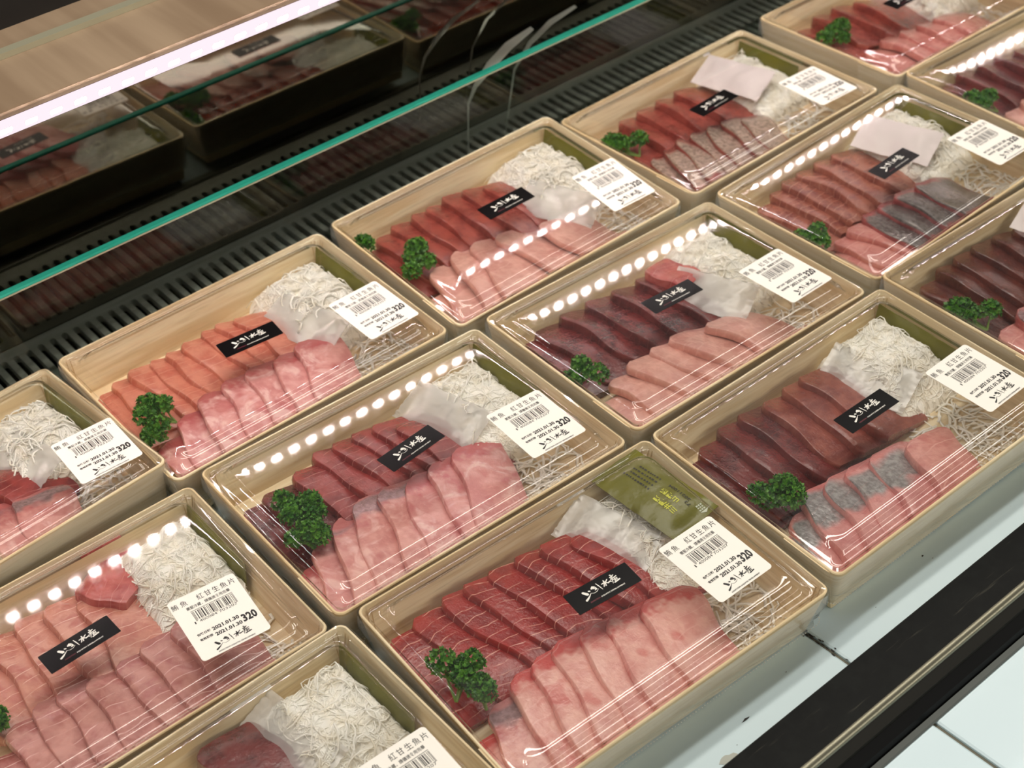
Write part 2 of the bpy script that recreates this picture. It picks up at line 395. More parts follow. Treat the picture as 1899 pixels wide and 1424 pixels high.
# ---- low guard glass with green edge
gx1 = X1
gg = empty('glass_guard'); tag(gg, 'low clear glass guard with green polished top edge behind the trays', 'glass panel')
b = MB(); b.box((X0, .1595, DECK+.0006), (gx1, .1655, .0505)); part('pane', b.mesh('pane'), GLASS, gg)
b = MB()
prof = [(.1594, .0506), (.1594, .0514), (.1602, .0522), (.1648, .0522), (.1656, .0514), (.1656, .0506)]
b.rings([[(x, y, z) for y, z in prof] for x in (X0, gx1)], True, True, True); part('polished_edge', b.mesh('polished_edge'), TEAL, gg)
b = MB(); b.box((X0, .1586, .0500), (gx1, .1593, .0508)); part('glass_highlight', b.mesh('glass_highlight'), TRIMMAT, gg)  # pale strip painted in for the highlight along the glass edge
# ---- lit shelf
sh = empty('light_shelf'); tag(sh, 'narrow brushed steel shelf with a pink-white LED strip on its front', 'shelf')
LY, LZ = .1310, .1760
b = MB(); b.box((X0, LY+.004, LZ+.0045), (X1, .2320, LZ+.0085)); part('shelf_plate', b.mesh('shelf_plate'), SHELFMAT, sh)
b = MB(); b.box((X0, .1945, LZ+.0086), (X1, .2015, LZ+.0125)); part('trim_bar', b.mesh('trim_bar'), TRIMMAT, sh)
b = MB(); b.box((X0, LY+.0045, LZ-.007), (X1, LY+.0125, LZ+.0044)); part('led_channel', b.mesh('led_channel'), CHANNEL, sh)
b = MB(); b.rings([[(x, LY+.0044, LZ-.0055), (x, LY+.0010, LZ-.0048), (x, LY+.0006, LZ+.0032), (x, LY+.0044, LZ+.0040)] for x in (X0, X1)], True, True, True)
part('led_diffuser', b.mesh('led_diffuser'), LEDCOVER, sh)
b = MB(); b.box((-.0034, -.0006, -.0024), (.0034, .0006, .0024)); ledm = b.mesh('led')
n_led = int((X1-X0-.1)/.0160)
for i in range(n_led):
    part('led', ledm, LEDMAT, sh, Matrix.Translation((X0+.05+i*.0160, LY-.0002, LZ-.0009)) @ Matrix.Rotation(R(45), 4, 'X'))
# ---- front rail
rl = empty('bumper_rail'); tag(rl, 'scuffed black metal bumper rail along the front of the deck', 'rail')
TZ = -.020
b = MB()
prof = [(-.3590, DECK+.0004), (-.3590, TZ-.001), (-.3598, TZ), (-.3860, TZ+.0002), (-.3872, TZ-.0004), (-.3872, DECK+.0004)]
b.rings([[(x, y, z) for y, z in prof] for x in (X0, X1)], True, True, True); part('top_plate', b.mesh('top_plate'), RAIL, rl)
b = MB(); cyl = [(-.3868 + .0034*math.cos(R(a)), TZ-.0022 + .0026*math.sin(R(a))) for a in range(0, 360, 20)]
b.rings([[(x, y, z) for y, z in reversed(cyl)] for x in (X0, X1)], True, True, True); part('rail_highlight', b.mesh('rail_highlight', True, 60), RAILEDGE, rl)  # bead added along the edge to show its highlight
b = MB(); prof = [(-.3873, DECK+.0004), (-.3888, TZ-.0015), (-.3945, TZ-.0075), (-.3945, DECK+.0004)]
b.rings([[(x, y, z) for y, z in prof] for x in (X0, X1)], True, True, True); part('front_face', b.mesh('front_face'), RAILFACE, rl)
b = MB(); prof = [(-.3946, DECK+.0004), (-.3946, TZ-.010), (-.3995, TZ-.015), (-.4015, DECK+.0004)]
b.rings([[(x, y, z) for y, z in prof] for x in (X0, X1)], True, True, True); part('gasket', b.mesh('gasket'), RAILBLACK, rl)
b = MB(); prof = [(-.4016, DECK+.0004), (-.4014, DECK+.003), (-.4040, DECK+.0015), (-.4048, DECK+.0004)]
b.rings([[(x, y, z) for y, z in prof] for x in (X0, X1)], True, True, True); part('lip', b.mesh('lip'), RAILLIP, rl)
# ---- curled ribbons added to imitate a bright reflected arc behind the glass
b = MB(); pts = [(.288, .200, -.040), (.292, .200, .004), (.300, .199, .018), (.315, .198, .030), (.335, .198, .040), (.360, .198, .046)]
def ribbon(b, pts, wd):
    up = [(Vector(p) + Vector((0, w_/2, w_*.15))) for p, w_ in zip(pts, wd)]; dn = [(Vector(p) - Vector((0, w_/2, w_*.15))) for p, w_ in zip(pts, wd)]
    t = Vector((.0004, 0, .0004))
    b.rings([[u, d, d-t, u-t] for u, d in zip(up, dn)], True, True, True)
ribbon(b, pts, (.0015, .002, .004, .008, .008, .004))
cs = part('glare_ribbon', b.mesh('glare_ribbon', True, 50), ARCGLARE, None); tag(cs, 'curled ribbon added to imitate a bright reflected arc behind the glass guard', 'plastic strip')
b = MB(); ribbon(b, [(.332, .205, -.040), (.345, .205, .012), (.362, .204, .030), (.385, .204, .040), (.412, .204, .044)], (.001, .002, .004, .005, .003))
cs = part('glare_ribbon', b.mesh('glare_ribbon', True, 50), ARCGLARE, None); tag(cs, 'second, slimmer curled ribbon added for a reflected arc, right of the wider one', 'plastic strip')

# ================================================================== text
def text_mesh(body, size, width=None, offset=0.0, align='LEFT'):
    cu = bpy.data.curves.new('t', 'FONT'); cu.body = body; cu.size = size; cu.align_x = align; cu.offset = offset; cu.resolution_u = 2
    o = bpy.data.objects.new('t', cu); C.objects.link(o)
    dg = bpy.context.evaluated_depsgraph_get(); me = bpy.data.meshes.new_from_object(o.evaluated_get(dg))
    vs = [v.co.copy() for v in me.vertices]; fs = [list(p.vertices) for p in me.polygons]
    bpy.data.objects.remove(o); bpy.data.curves.remove(cu); bpy.data.meshes.remove(me)
    return vs, fs
def put_text(mb, body, x, y, size, z, width=None, height=None, offset=0.0):
    """lower left of glyph bounds at x,y ; width/height force the extent"""
    vs, fs = text_mesh(body, size, offset=offset)
    if not vs: return
    x0 = min(v.x for v in vs); x1 = max(v.x for v in vs); y0 = min(v.y for v in vs); y1 = max(v.y for v in vs)
    sx = width/(x1-x0) if width else 1.0; sy = height/(y1-y0) if height else (sx if width and not height else 1.0)
    mb.add([(x + (v.x-x0)*sx, y + (v.y-y0)*sy, z) for v in vs], fs)
def brush(mb, pts, wid, z):
    L, Rr = [], []
    for i, p in enumerate(pts):
        a = Vector(pts[max(i-1, 0)]); c2 = Vector(pts[min(i+1, len(pts)-1)]); d = (c2-a).normalized(); nn = Vector((-d.y, d.x))
        w_ = wid[min(i, len(wid)-1)]/2
        L.append(Vector(p)+nn*w_); Rr.append(Vector(p)-nn*w_)
    # rounded ends
    d0 = (Vector(pts[1])-Vector(pts[0])).normalized(); d1 = (Vector(pts[-1])-Vector(pts[-2])).normalized()
    e0 = Vector(pts[0]) - d0*wid[0]*.45; e1 = Vector(pts[-1]) + d1*wid[min(len(pts)-1, len(wid)-1)]*.45
    n = len(pts)
    vs = [(v.x, v.y, z) for v in L] + [(v.x, v.y, z) for v in Rr] + [(e0.x, e0.y, z), (e1.x, e1.y, z)]
    fs = [(i, n+i, n+i+1, i+1) for i in range(n-1)] + [(0, 2*n, n), (n-1, 2*n-1, 2*n+1)]
    mb.add(vs, fs)
LOGO = [
    ([(6,31),(13,19)],[5.5,7]), ([(19,27),(22,25)],[3.2,3.4]), ([(1,3),(8,7),(16,13),(21,18)],[5,4,1.8,.8]),
    ([(21,17),(27,13),(35,14),(41,19)],[.7,1.0,1.2,.8]), ([(28,29),(33,33),(36,31),(32,27),(37,26),(38,22),(33,20)],[4,5,5,4.5,5,4,2]),
    ([(44,37),(46,26),(48,11)],[1.8,2.4,1.2]),
    ([(62,34),(62,24),(60,15),(57,17)],[3,3.4,2,1]), ([(53,26),(60,27)],[2,3]), ([(60,25),(54,15)],[3,1.4]), ([(71,32),(63,25)],[2,3.2]), ([(63,25),(68,20),(76,23)],[2.4,3.6,1.4]),
    ([(82,39),(84,37)],[3.2,3.2]), ([(78,32),(89,35)],[2,2.6]), ([(82,34),(79,28)],[2,1.6]), ([(87,35),(81,27)],[2.2,1.8]), ([(77,25),(93,28)],[2,2.4]),
    ([(81,25),(76,11)],[2.4,1.2]), ([(87,27),(84,14)],[2,1.8]), ([(82,21),(92,22)],[2,2.2]), ([(83,17),(91,18)],[2,2.2]), ([(80,11),(95,14)],[3,3.6]), ([(74,20),(76,19)],[2.2,2.2]),
]
def logo(mb, x, y, wdt, hgt, z):
    for pts, wd in LOGO:
        brush(mb, [(x + px/96*wdt, y + py/41*hgt) for px, py in pts], [q*wdt/96 for q in wd], z)
MM = .001
ZT = .00026
# --- price label print (x 0..40 right, y 0..49 up)
H_ = 49.0
def Y(t): return (H_ - t)
pt = MB()
for ch, s in zip('鮪魚紅甘生魚片', (2.7, 8.0, 17.6, 22.3, 27.1, 31.8, 36.5)):
    put_text(pt, ch, (s-1.85)*MM, Y(7.5)*MM, 4.6*MM, ZT, 3.7*MM, 4.3*MM)
put_text(pt, '需堅冷藏，請儘速食用完畢', 7.6*MM, Y(11.6)*MM, 2.4*MM, ZT, 25.6*MM, 2.5*MM, .00002)
pt.add([(8.6*MM, Y(13.25)*MM, ZT), (33.4*MM, Y(13.25)*MM, ZT), (33.4*MM, Y(12.95)*MM, ZT), (8.6*MM, Y(12.95)*MM, ZT)], [(0,1,2,3)])
put_text(pt, '1', 7.4*MM, Y(22.8)*MM, 2*MM, ZT, .7*MM, 1.9*MM)
put_text(pt, '400084', 10.2*MM, Y(22.8)*MM, 2*MM, ZT, 10.2*MM, 1.9*MM)
put_text(pt, '703207', 21.8*MM, Y(22.8)*MM, 2*MM, ZT, 10.6*MM, 1.9*MM)
put_text(pt, '320', 29.8*MM, Y(36.8)*MM, 6*MM, ZT, 8.4*MM, 6.0*MM, .00025)
put_text(pt, '2021.01.30', 13.4*MM, Y(32.4)*MM, 3*MM, ZT, 15.6*MM, 2.7*MM, .00012)
put_text(pt, '2021.01.30', 13.4*MM, Y(36.9)*MM, 3*MM, ZT, 15.6*MM, 2.7*MM, .00012)
put_text(pt, '包裝日期', 4.7*MM, Y(31.7)*MM, 2*MM, ZT, 7.6*MM, 1.9*MM, .00006)
put_text(pt, '有效期限', 4.7*MM, Y(35.7)*MM, 2*MM, ZT, 7.6*MM, 1.9*MM, .00006)
put_text(pt, 'ADDICTION AQUATIC DEVELOPMENT', 9.6*MM, Y(48.0)*MM, 1.3*MM, ZT, 21.6*MM, 1.05*MM, .00005)
PRINT = pt.mesh('printed_text')
lg = MB(); logo(lg, 9.4*MM, Y(46.2)*MM, 21.4*MM, 7.6*MM, ZT); LOGO_LABEL = lg.mesh('logo_print')
# EAN-13
Lc = ['0001101','0011001','0010011','0111101','0100011','0110001','0101111','0111011','0110111','0001011']
Gc = [''.join('1' if q == '0' else '0' for q in s)[::-1] for s in Lc]; Rc = [''.join('1' if q == '0' else '0' for q in s) for s in Lc]
par = ['LLLLLL','LLGLGG','LLGGLG','LLGGGL','LGLLGG','LGGLLG','LGGGLL','LGLGLG','LGLGGL','LGGLGL']
code = '1400084703207'; bits = '101' + ''.join((Lc if p == 'L' else Gc)[int(d)] for p, d in zip(par[int(code[0])], code[1:7])) + '01010' + ''.join(Rc[int(d)] for d in code[7:]) + '101'
bc = MB(); m_ = 24.4/95; i = 0
while i < 95:
    if bits[i] == '1':
        j = i
        while j < 95 and bits[j] == '1': j += 1
        x0, x1 = (8.8+i*m_)*MM, (8.8+j*m_)*MM; y0 = Y(20.4 if not (i < 3 or i > 91 or 44 < i < 50) else 21.2)*MM; y1 = Y(13.7)*MM
        bc.add([(x0, y0, ZT), (x1, y0, ZT), (x1, y1, ZT), (x0, y1, ZT)], [(0,1,2,3)]); i = j
    else: i += 1
BARCODE = bc.mesh('barcode')
def slab(wd, hg, r, th, name):
    b = MB(); f = lambda z: [(x+wd/2, y+hg/2, z) for x, y, _ in rrect(wd/2, hg/2, r, 5)]
    b.rings([f(0), f(th)], True, True, True); return b.mesh(name)
LABELM = slab(40*MM, 49*MM, 2.2*MM, .0002, 'price_label')
STICKM = slab(41.8*MM, 15.5*MM, .5*MM, .0002, 'logo_sticker')
lg = MB(); logo(lg, 8.4*MM, 5.0*MM, 24.4*MM, 8.2*MM, ZT); put_text(lg, 'AQUATIC DEVELOPMENT', 16.8*MM, 3.0*MM, 1.3*MM, ZT, 16.2*MM, .95*MM, .00004); LOGO_STICK = lg.mesh('logo_print')
lg = MB(); put_text(lg, 'ADDICTION', 9.6*MM, 3.0*MM, 1.3*MM, ZT, 6.6*MM, .95*MM, .00008); LOGO_RED = lg.mesh('red_print')

# ================================================================== tray, lid, film meshes
L2, W2 = .105, .0751
FLOOR_Z = -.0330; WALL_H = .036; TH = .0020
def ring(d, z, r=.0055, n=6): return rrect(L2-d, W2-d, max(r-d*.6, .001), n, z)
b = MB(); b.rings([ring(.0066, -WALL_H), ring(.0004, -.0006), ring(.0008, 0), ring(TH-.0003, 0), ring(TH, -.0006), ring(TH+.0064, -WALL_H+.0002), ring(.0066, -WALL_H)], True)
WALLM = b.mesh('wall_band', True, 40)
b = MB(); b.rings([ring(TH+.0052, FLOOR_Z-.0018, .004), ring(TH+.0052, FLOOR_Z, .004)], True, True, True); FLOORM = b.mesh('floor_panel')
# veneer overlap on the left short side
b = MB()
def flap(y0, y1):
    e = .0008
    f = lambda y, s: [(-L2+.0004-e*s, y, -.0012), (-L2+.0064-e*s, y, -WALL_H+.0012), (-L2+.0070, y, -WALL_H+.0012), (-L2+.0009, y, -.0012)]
    b.rings([f(y0, .2), f(y0+.003, 1), f(y1, 1)], True, True, True)
flap(-W2+.0065, -W2+.040); FLAPM = b.mesh('overlap_flap')
# vertical kerfs inside the folded corners
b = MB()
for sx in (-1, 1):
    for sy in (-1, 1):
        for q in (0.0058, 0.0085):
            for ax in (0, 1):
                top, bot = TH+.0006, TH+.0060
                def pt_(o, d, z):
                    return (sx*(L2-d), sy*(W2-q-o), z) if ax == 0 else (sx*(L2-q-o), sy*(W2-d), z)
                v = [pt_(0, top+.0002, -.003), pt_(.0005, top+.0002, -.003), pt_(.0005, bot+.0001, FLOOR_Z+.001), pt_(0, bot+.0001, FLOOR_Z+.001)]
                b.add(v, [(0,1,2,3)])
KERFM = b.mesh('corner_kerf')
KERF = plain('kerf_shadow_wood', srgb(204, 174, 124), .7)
prof = [(.0012, .0007), (.0030, .0011), (.0038, -.0022), (.0046, -.0026), (.0092, -.00239), (.0100, .0018), (.0108, .0024), (.0122, .0027), (.0129, .0039), (.0139, .0044), (.0175, .0045), (.024, .00455), (.032, .0046), (.040, .0046), (.048, .0047), (.056, .0047), (.064, .0047)]
def dome(y, h): return h*max(0.0, 1 - (y/.0612)**2)
def lid_mesh(h):
    b = MB(); b.rings([[(x, y, z + (dome(y, h) + .00004*noise.noise(Vector((x*38, y*38, 7.1))) if d > .0138 else 0)) for x, y, z in rrect(L2-d, W2-d, max(.0055-d*.3, .0045) + (.004 if d > .0095 else 0), 8, z)] for d, z in prof], True, False, True)
    return b.mesh('lid_shell', True, 75)
LIDM = lid_mesh(0.0); LIDM_DOME = lid_mesh(.0032)
LIDTOP = .0048
b = MB()
def wavy(d, z, seed):
    out = []
    for i, (x, y, _) in enumerate(rrect(L2-d, W2-d, .006, 6)): out.append((x, y, z))
    return out
# finer loop for a crinkled sleeve
def fine_loop(d, z, amp, seed):
    base = rrect(L2-d, W2-d, .006, 6); out = []
    n = len(base)
    for i in range(n):
        p, q = Vector(base[i]), Vector(base[(i+1) % n]); k = max(1, int((q-p).length/.006))
        for j in range(k):
            m = p.lerp(q, j/k); nn = noise.noise(Vector((m.x*160+seed, m.y*160, z*220)))
            s = 1 + amp*nn/ max(abs(m.x), abs(m.y), .05)
            out.append((m.x*s, m.y*s, z + amp*.6*noise.noise(Vector((m.y*140, m.x*140+seed, 3.3)))))
    return out
b.rings([fine_loop(-.0006, -.0010, .0000, 1), fine_loop(-.0010, -.010, .0004, 2), fine_loop(.0012, -.020, .0008, 3), fine_loop(.0022, -.029, .0012, 4)], True)
BANDM = b.mesh('seal_film', True)
b = MB()
lp_ = rrect(L2-.0008, W2-.0008, .006, 6); n = len(lp_)
for i in range(n):
    p, q = Vector(lp_[i]), Vector(lp_[(i+1) % n]); k = max(1, int((q-p).length/.0021))
    for j in range(k):
        m = p.lerp(q, j/k); r = .00042; z = -.0262
        b.add([(m.x+r, m.y, z), (m.x-r, m.y, z), (m.x, m.y+r, z), (m.x, m.y-r, z), (m.x, m.y, z+r), (m.x, m.y, z-r)],
              [(0,2,4),(2,1,4),(1,3,4),(3,0,4),(2,0,5),(1,2,5),(3,1,5),(0,3,5)])
DOTM = b.mesh('perforation')

# ================================================================== food meshes
def slice_mesh(name, ln, wd, th, seed, droop=.0028, taper=.25, skew=0.0):
    """x: 0..wd, y: 0..-ln, z top 0 at x=0,y=mid"""
    rr = random.Random(seed); rings = []; N = 18
    ph = [rr.uniform(0, 6.28) for _ in range(6)]
    for i in range(N + 1):
        t = i/N
        # end rounding
        e = min(t, 1-t)*N
        k = 1 - (1 - min(1, e/2.2))**2.2
        w_ = wd*(1 - (taper*(1-k) if t < .5 else taper*.5*(1-k))) * (1 + .04*math.sin(5*t+ph[0]))
        h = th*(.55 + .45*min(1, e/1.0)**.6)
        y = -ln*t
        x0 = (wd-w_)*.55 + .0012*math.sin(9*t+ph[1]) + skew*ln*t
        zc = -droop*abs(2*t-1)**3.2 + .0007*math.sin(7*t+ph[2])
        r = min(.0013, h*.35)
        top = [(x0 + q*w_, zc + .0004*math.sin(q*6+ph[3]+t*4) - .0010*q*q) for q in (.08, .25, .45, .65, .85)]
        pts = [(x0 + .0006, zc - h), (x0 - .0003, zc - h*.5), (x0, zc - .0005), (x0 + .0004, zc - .0001)] + top
        pts += [(x0 + w_ - .0004, zc - .0011), (x0 + w_, zc - .0016), (x0 + w_ - .0002, zc - .001 - h*.9), (x0 + w_*.5, zc - h - .0006)]
        rings.append([(x, y, z) for x, z in pts])
    b = MB(); b.rings(rings, True, True, True)
    b.f = [list(reversed(f)) for f in b.f]
    me = b.mesh(name, True)
    bm = bmesh.new(); bm.from_mesh(me); bmesh.ops.recalc_face_normals(bm, faces=bm.faces); bm.to_mesh(me); bm.free()
    me.set_sharp_from_angle(angle=R(38))
    return me
SL = {}
def get_slice(kind, ln, wd, th, matkey, seed, sk):
    key = (kind, round(ln, 3), round(wd, 3), round(th, 4), matkey, seed % 3, sk)
    if key not in SL:
        me = slice_mesh(kind, ln, wd, th, hash((round(ln*1000), seed % 3)) % 1000, taper=.32 if kind == 'white_fish_slice' else .22, skew=math.tan(R(sk)))
        me.materials.append(FISH[matkey]); SL[key] = me
    return SL[key]

def parsley_mesh(seed, lobes, spread):
    rr = random.Random(seed); b = MB()
    cents = [Vector((rr.uniform(-1, 1)*spread, rr.uniform(-1, 1)*spread, rr.uniform(.003, .010))) for _ in range(lobes)]
    for c_ in cents:
        rad = rr.uniform(.0058, .0085)
        for k in range(105):
            d = Vector((rr.gauss(0, 1), rr.gauss(0, 1), rr.gauss(.35, .8))).normalized()
            if d.z < -.35: d.z = -d.z
            p = c_ + d*rad*rr.uniform(.72, 1.06)*Vector((1, 1, .72)).length/1.58
            s = rr.uniform(.0009, .0018)
            u = d.cross(Vector((rr.gauss(0, 1), rr.gauss(0, 1), rr.gauss(0, 1)))).normalized(); v = d.cross(u)
            vs = [p - d*s*.5]; m = 7
            for q in range(m):
                a = 2*math.pi*q/m; vs.append(p + (u*math.cos(a) + v*math.sin(a))*s*(1 + .25*(q % 2)) + d*s*(.75*(q % 2) - .1 + rr.uniform(-.2, .2)))
            b.add(vs, [(0, 1+q, 1+(q+1) % m) for q in range(m)])
    fol = b.mesh('foliage'); fol.materials.append(PARSLEY)
    b = MB(); base = Vector((rr.uniform(-.3, .3)*spread, -spread*1.2, -.004))
    for c_ in cents: b.tube([base, base.lerp(c_, .5) + Vector((0, 0, -.002)), c_], [.0009, .0007, .0005], 5)
    st = b.mesh('stem'); st.materials.append(STEM)
    return fol, st
PARS = [parsley_mesh(1, 5, .011), parsley_mesh(2, 4, .009), parsley_mesh(3, 6, .012), parsley_mesh(7, 3, .007)]

def radish_mesh(seed, a0, a1, b0, b1, ztop, nstr, srad, nflat=85):
    rr = random.Random(seed); b = MB()
    def hgt(x, y):
        u = (x-a0)/(a1-a0); v = (y-b0)/(b1-b0)
        e = max(0, min(1, min(u*3.2, (1-u)*9, v*2.4, (1-v)*9)))
        return FLOOR_Z + (ztop-FLOOR_Z)*(e**.55)*(.94 + .10*noise.noise(Vector((x*70+seed, y*70, 0)))) + .0008*noise.noise(Vector((x*260, y*260, seed)))
    n, m = 26, 26; vs = []; fs = []
    for i in range(n):
        for j in range(m):
            x = a0 + (a1-a0)*i/(n-1); y = b0 + (b1-b0)*j/(m-1); vs.append((x, y, hgt(x, y)-.0002))
    for i in range(n-1):
        for j in range(m-1): fs.append((i*m+j, (i+1)*m+j, (i+1)*m+j+1, i*m+j+1))
    b.add(vs, fs)
    for k in range(nstr):
        x = rr.uniform(a0+.002, a1-.002); y = rr.uniform(b0+.002, b1-.002); ang = rr.uniform(0, 6.28); cur = rr.gauss(0, .35); pts = []
        lift = rr.uniform(-.0002, .0004) if rr.random() < .88 else rr.uniform(.002, .005)
        st = rr.uniform(.0026, .0042)
        for s in range(rr.randint(6, 10)):
            xx = min(max(x, a0), a1); yy = min(max(y, b0), b1)
            pts.append((xx, yy, hgt(xx, yy) - .0003 + lift*math.sin(math.pi*min(1, s/8)) + rr.uniform(-.0004, .0004)))
            x += math.cos(ang)*st; y += math.sin(ang)*st; ang += cur + rr.gauss(0, .25)
            if not (a0 < x < a1 and b0 < y < b1): break
        if len(pts) > 2: b.tube(pts, rr.uniform(*srad), 5, .5)
    for k in range(nflat):   # loose flat shreds on the bare floor to the front
        x = rr.uniform(a0+.012, a1-.003); y = rr.uniform(-.066, b0+.006); ang = rr.uniform(0, 6.28); pts = []
        for s in range(6):
            pts.append((min(max(x, a0), a1), min(max(y, -.0675), .06), FLOOR_Z + .0007 + rr.uniform(0, .0022))); x += math.cos(ang)*.0045; y += math.sin(ang)*.0045; ang += rr.gauss(0, .3)
        b.tube(pts, rr.uniform(.0005, .0011), 5, .35)
    me = b.mesh('shredded_radish', True); me.materials.append(RADISH); return me
RAD = [radish_mesh(11, .034, .0965, -.012, .0685, -.0100, 520, (.00045, .0008)), radish_mesh(12, .040, .0965, -.014, .0685, -.0115, 480, (.0003, .0006)), radish_mesh(13, .036, .0965, -.006, .0685, -.0080, 480, (.0003, .0006))]

def pouch_mesh(name, ln, wd, th, seed, ridges=0.0, seal=.006, fold=0.0):
    """pillow pouch lying in xy, long axis y, with flat sealed ends"""
    rr = random.Random(seed); n, m = 28, 14; b = MB(); top = []; bot = []
    for i in range(n+1):
        v = -1 + 2*i/n; y = v*ln/2
        for j in range(m+1):
            u = -1 + 2*j/m; x = u*wd/2
            e = max(0, 1 - abs(u)**2.6) * max(0, 1 - max(0, (abs(y) - (ln/2-seal))/1e-9 > 0))
            k = 0.0 if abs(y) > ln/2 - seal else (1 - (abs(y)/(ln/2-seal))**3)
            z = th/2*(max(0, 1-abs(u)**2.4))*k**.6 if k > 0 else 0
            wob = .0006*noise.noise(Vector((x*120+seed, y*120, 0)))
            wob += fold*(noise.noise(Vector((x*45+seed, y*45, 2.0))) + .4*abs(math.sin(y*90 + x*40)))
            rg = ridges*math.sin(x*2*math.pi/.0042)*(1 if k == 0 else .55)
            top.append((x, y, z + .0002 + wob + rg)); bot.append((x, y, -z*.8 - .0002 + wob + rg))
    k = m+1; N = len(top)
    vs = top + bot; fs = []
    for i in range(n):
        for j in range(m):
            a = i*k+j; fs.append((a, a+1, a+k+1, a+k)); fs.append((N+a, N+a+k, N+a+k+1, N+a+1))
    for j in range(m): fs.append((j+1, j, N+j, N+j+1)); q = n*k+j; fs.append((q, q+1, N+q+1, N+q))
    for i in range(n): a = i*k; fs.append((a, a+k, N+a+k, N+a)); q = i*k+m; fs.append((q+k, q, N+q, N+q+k))
    b.add(vs, fs); me = b.mesh(name, True, 60)
    bm = bmesh.new(); bm.from_mesh(me); bmesh.ops.recalc_face_normals(bm, faces=bm.faces); bm.to_mesh(me); bm.free()
    return me
WASABI = pouch_mesh('wasabi_pouch', .066, .026, .006, 3); WASABI.materials.append(PACKET)
WASABI_E = pouch_mesh('wasabi_pouch', .066, .036, .0085, 5); WASABI_E.materials.append(PACKET)
SACH_C = pouch_mesh('sachet_pouch', .060, .032, .004, 9, .0007, fold=.0012); SACH_C.materials.append(SACHET_CLEAR)
SACH_W = pouch_mesh('sachet_pouch', .062, .033, .004, 10, .0, fold=.0018); SACH_W.materials.append(SACHET_WHITE)
# print on the lying wasabi packet: text runs along +y, its top faces -x
def rot_text(mb, body, x, y, width, height, z, off=0.0):
    t = MB(); put_text(t, body, 0, 0, .004, 0, width, height, off)
    mb.add([(x - vy, y + vx, z) for vx, vy, _ in t.v], t.f)
yt = MB(); ZP = .0046
rot_text(yt, '山葵醬', .0042, -.0160, .0125, .0040, ZP-.0003, .0001)
pl = MB(); rot_text(pl, '三井嚴選', -.0022, -.0200, .0160, .0042, ZP, .00012)
bt = MB(); rot_text(bt, '20211004', .0095, -.0200, .0160, .0022, ZP-.0010, .00005); rot_text(bt, '72', .0065, -.0225, .0040, .0020, ZP-.0008, .00005)
rr = random.Random(8)
for r_ in range(4):
    y = .002
    while y < .021 - r_*.001:
        wl = rr.uniform(.0007, .0018); x = -.003 + r_*.0034
        z = ZP + .0001 - .0006*(r_/3)**2
        bt.add([(x, y, z), (x+.0012, y, z), (x+.0012, y+wl, z), (x, y+wl, z)], [(0,1,2,3)]); y += wl + rr.uniform(.0004, .0012)
hs = MB()
for i in range(3):
    for j in range(3): x0 = .0075+i*.0017; y0 = -.0285+j*.0014; hs.add([(x0, y0, ZP-.0019), (x0+.0012, y0, ZP-.0019), (x0+.0012, y0+.001, ZP-.0019), (x0, y0+.001, ZP-.0019)], [(0,1,2,3)])
hs.add([(.0068, -.0292, ZP-.0018), (.0134, -.0292, ZP-.0018), (.0101, -.0312, ZP-.0018)], [(0,2,1)])
def on_pouch(mb, ln=.066, wd=.036, th=.0085, seal=.006, seed=5):
    out = []
    for x, y, _ in mb.v:
        u = min(1, abs(x)/(wd/2)); k = 0.0 if abs(y) > ln/2-seal else (1 - (abs(y)/(ln/2-seal))**3)
        z = th/2*max(0, 1-u**2.4)*k**.6 if k > 0 else 0
        out.append((x, y, z + .0005 + .0006*noise.noise(Vector((x*120+seed, y*120, 0)))))
    mb.v = out
for q in (yt, pl, bt, hs): on_pouch(q)
YPRINT = yt.mesh('yellow_print'); YPRINT2 = pl.mesh('yellow_print'); BPRINT = bt.mesh('black_print'); HPRINT = hs.mesh('house_emblem')

# ================================================================== trays
# x, y, rot, z, slope along length, slope along depth
POSE = dict(E=(.0185,-.2485,-.0311,-.0004,-.0154,.0550), D=(.0138,-.0942,-.0191,.0014,-.0148,.0003), C=(.0010,.0632,.0138,.0017,-.0127,.0340),
 B=(.2193,.0652,.0087,.0007,.0007,.0665), G=(.2331,-.0939,-.0131,-.0022,-.0178,.0011), F=(.2345,-.2507,-.0140,-.0013,.0105,.0246),
 H=(.4530,-.0915,.0155,-.0004,.0224,-.0011), A=(.4401,.0663,.0107,-.0034,.0051,-.0092), I=(.6663,.0644,.0064,.0018,-.0069,-.0120),
 N=(-.2084,.0683,.0650,.0004,.0014,-.0779), L=(-.2014,-.0899,-.0082,-.0025,-.0093,-.0024), M=(-.1958,-.2451,.0102,.0008,.0031,.0040),
 K=(.4530,-.2455,-.0163,.0011,-.0041,.0052), J=(.6730,-.0882,-.0274,.0024,-.0091,.0003))
WHERE = dict(N='first box of back row', C='second box of back row', B='third box of back row', A='fourth box of back row', I='fifth box of back row',
 L='first box of middle row', D='second box of middle row', G='third box of middle row', H='fourth box of middle row', J='fifth box of middle row',
 M='first box of front row', E='second box of front row', F='third box of front row', K='fourth box of front row')
LABEL = dict(E=(67.8,-22.1,1.3), L=(62.1,-30.8,-6.2), D=(70.4,-29.2,-2.2), C=(77.2,-28.4,.5), B=(73.8,-33.5,-1.9), G=(72.6,-29.9,1.9), F=(74.8,-26.4,1.3),
 H=(77.0,-32.5,-2.5), A=(68.9,-41.0,-3), N=(79.0,-37.0,-6.5), M=(72,-35,-3), I=(72,-33,0), J=(72,-30,0), K=(72,-30,0))
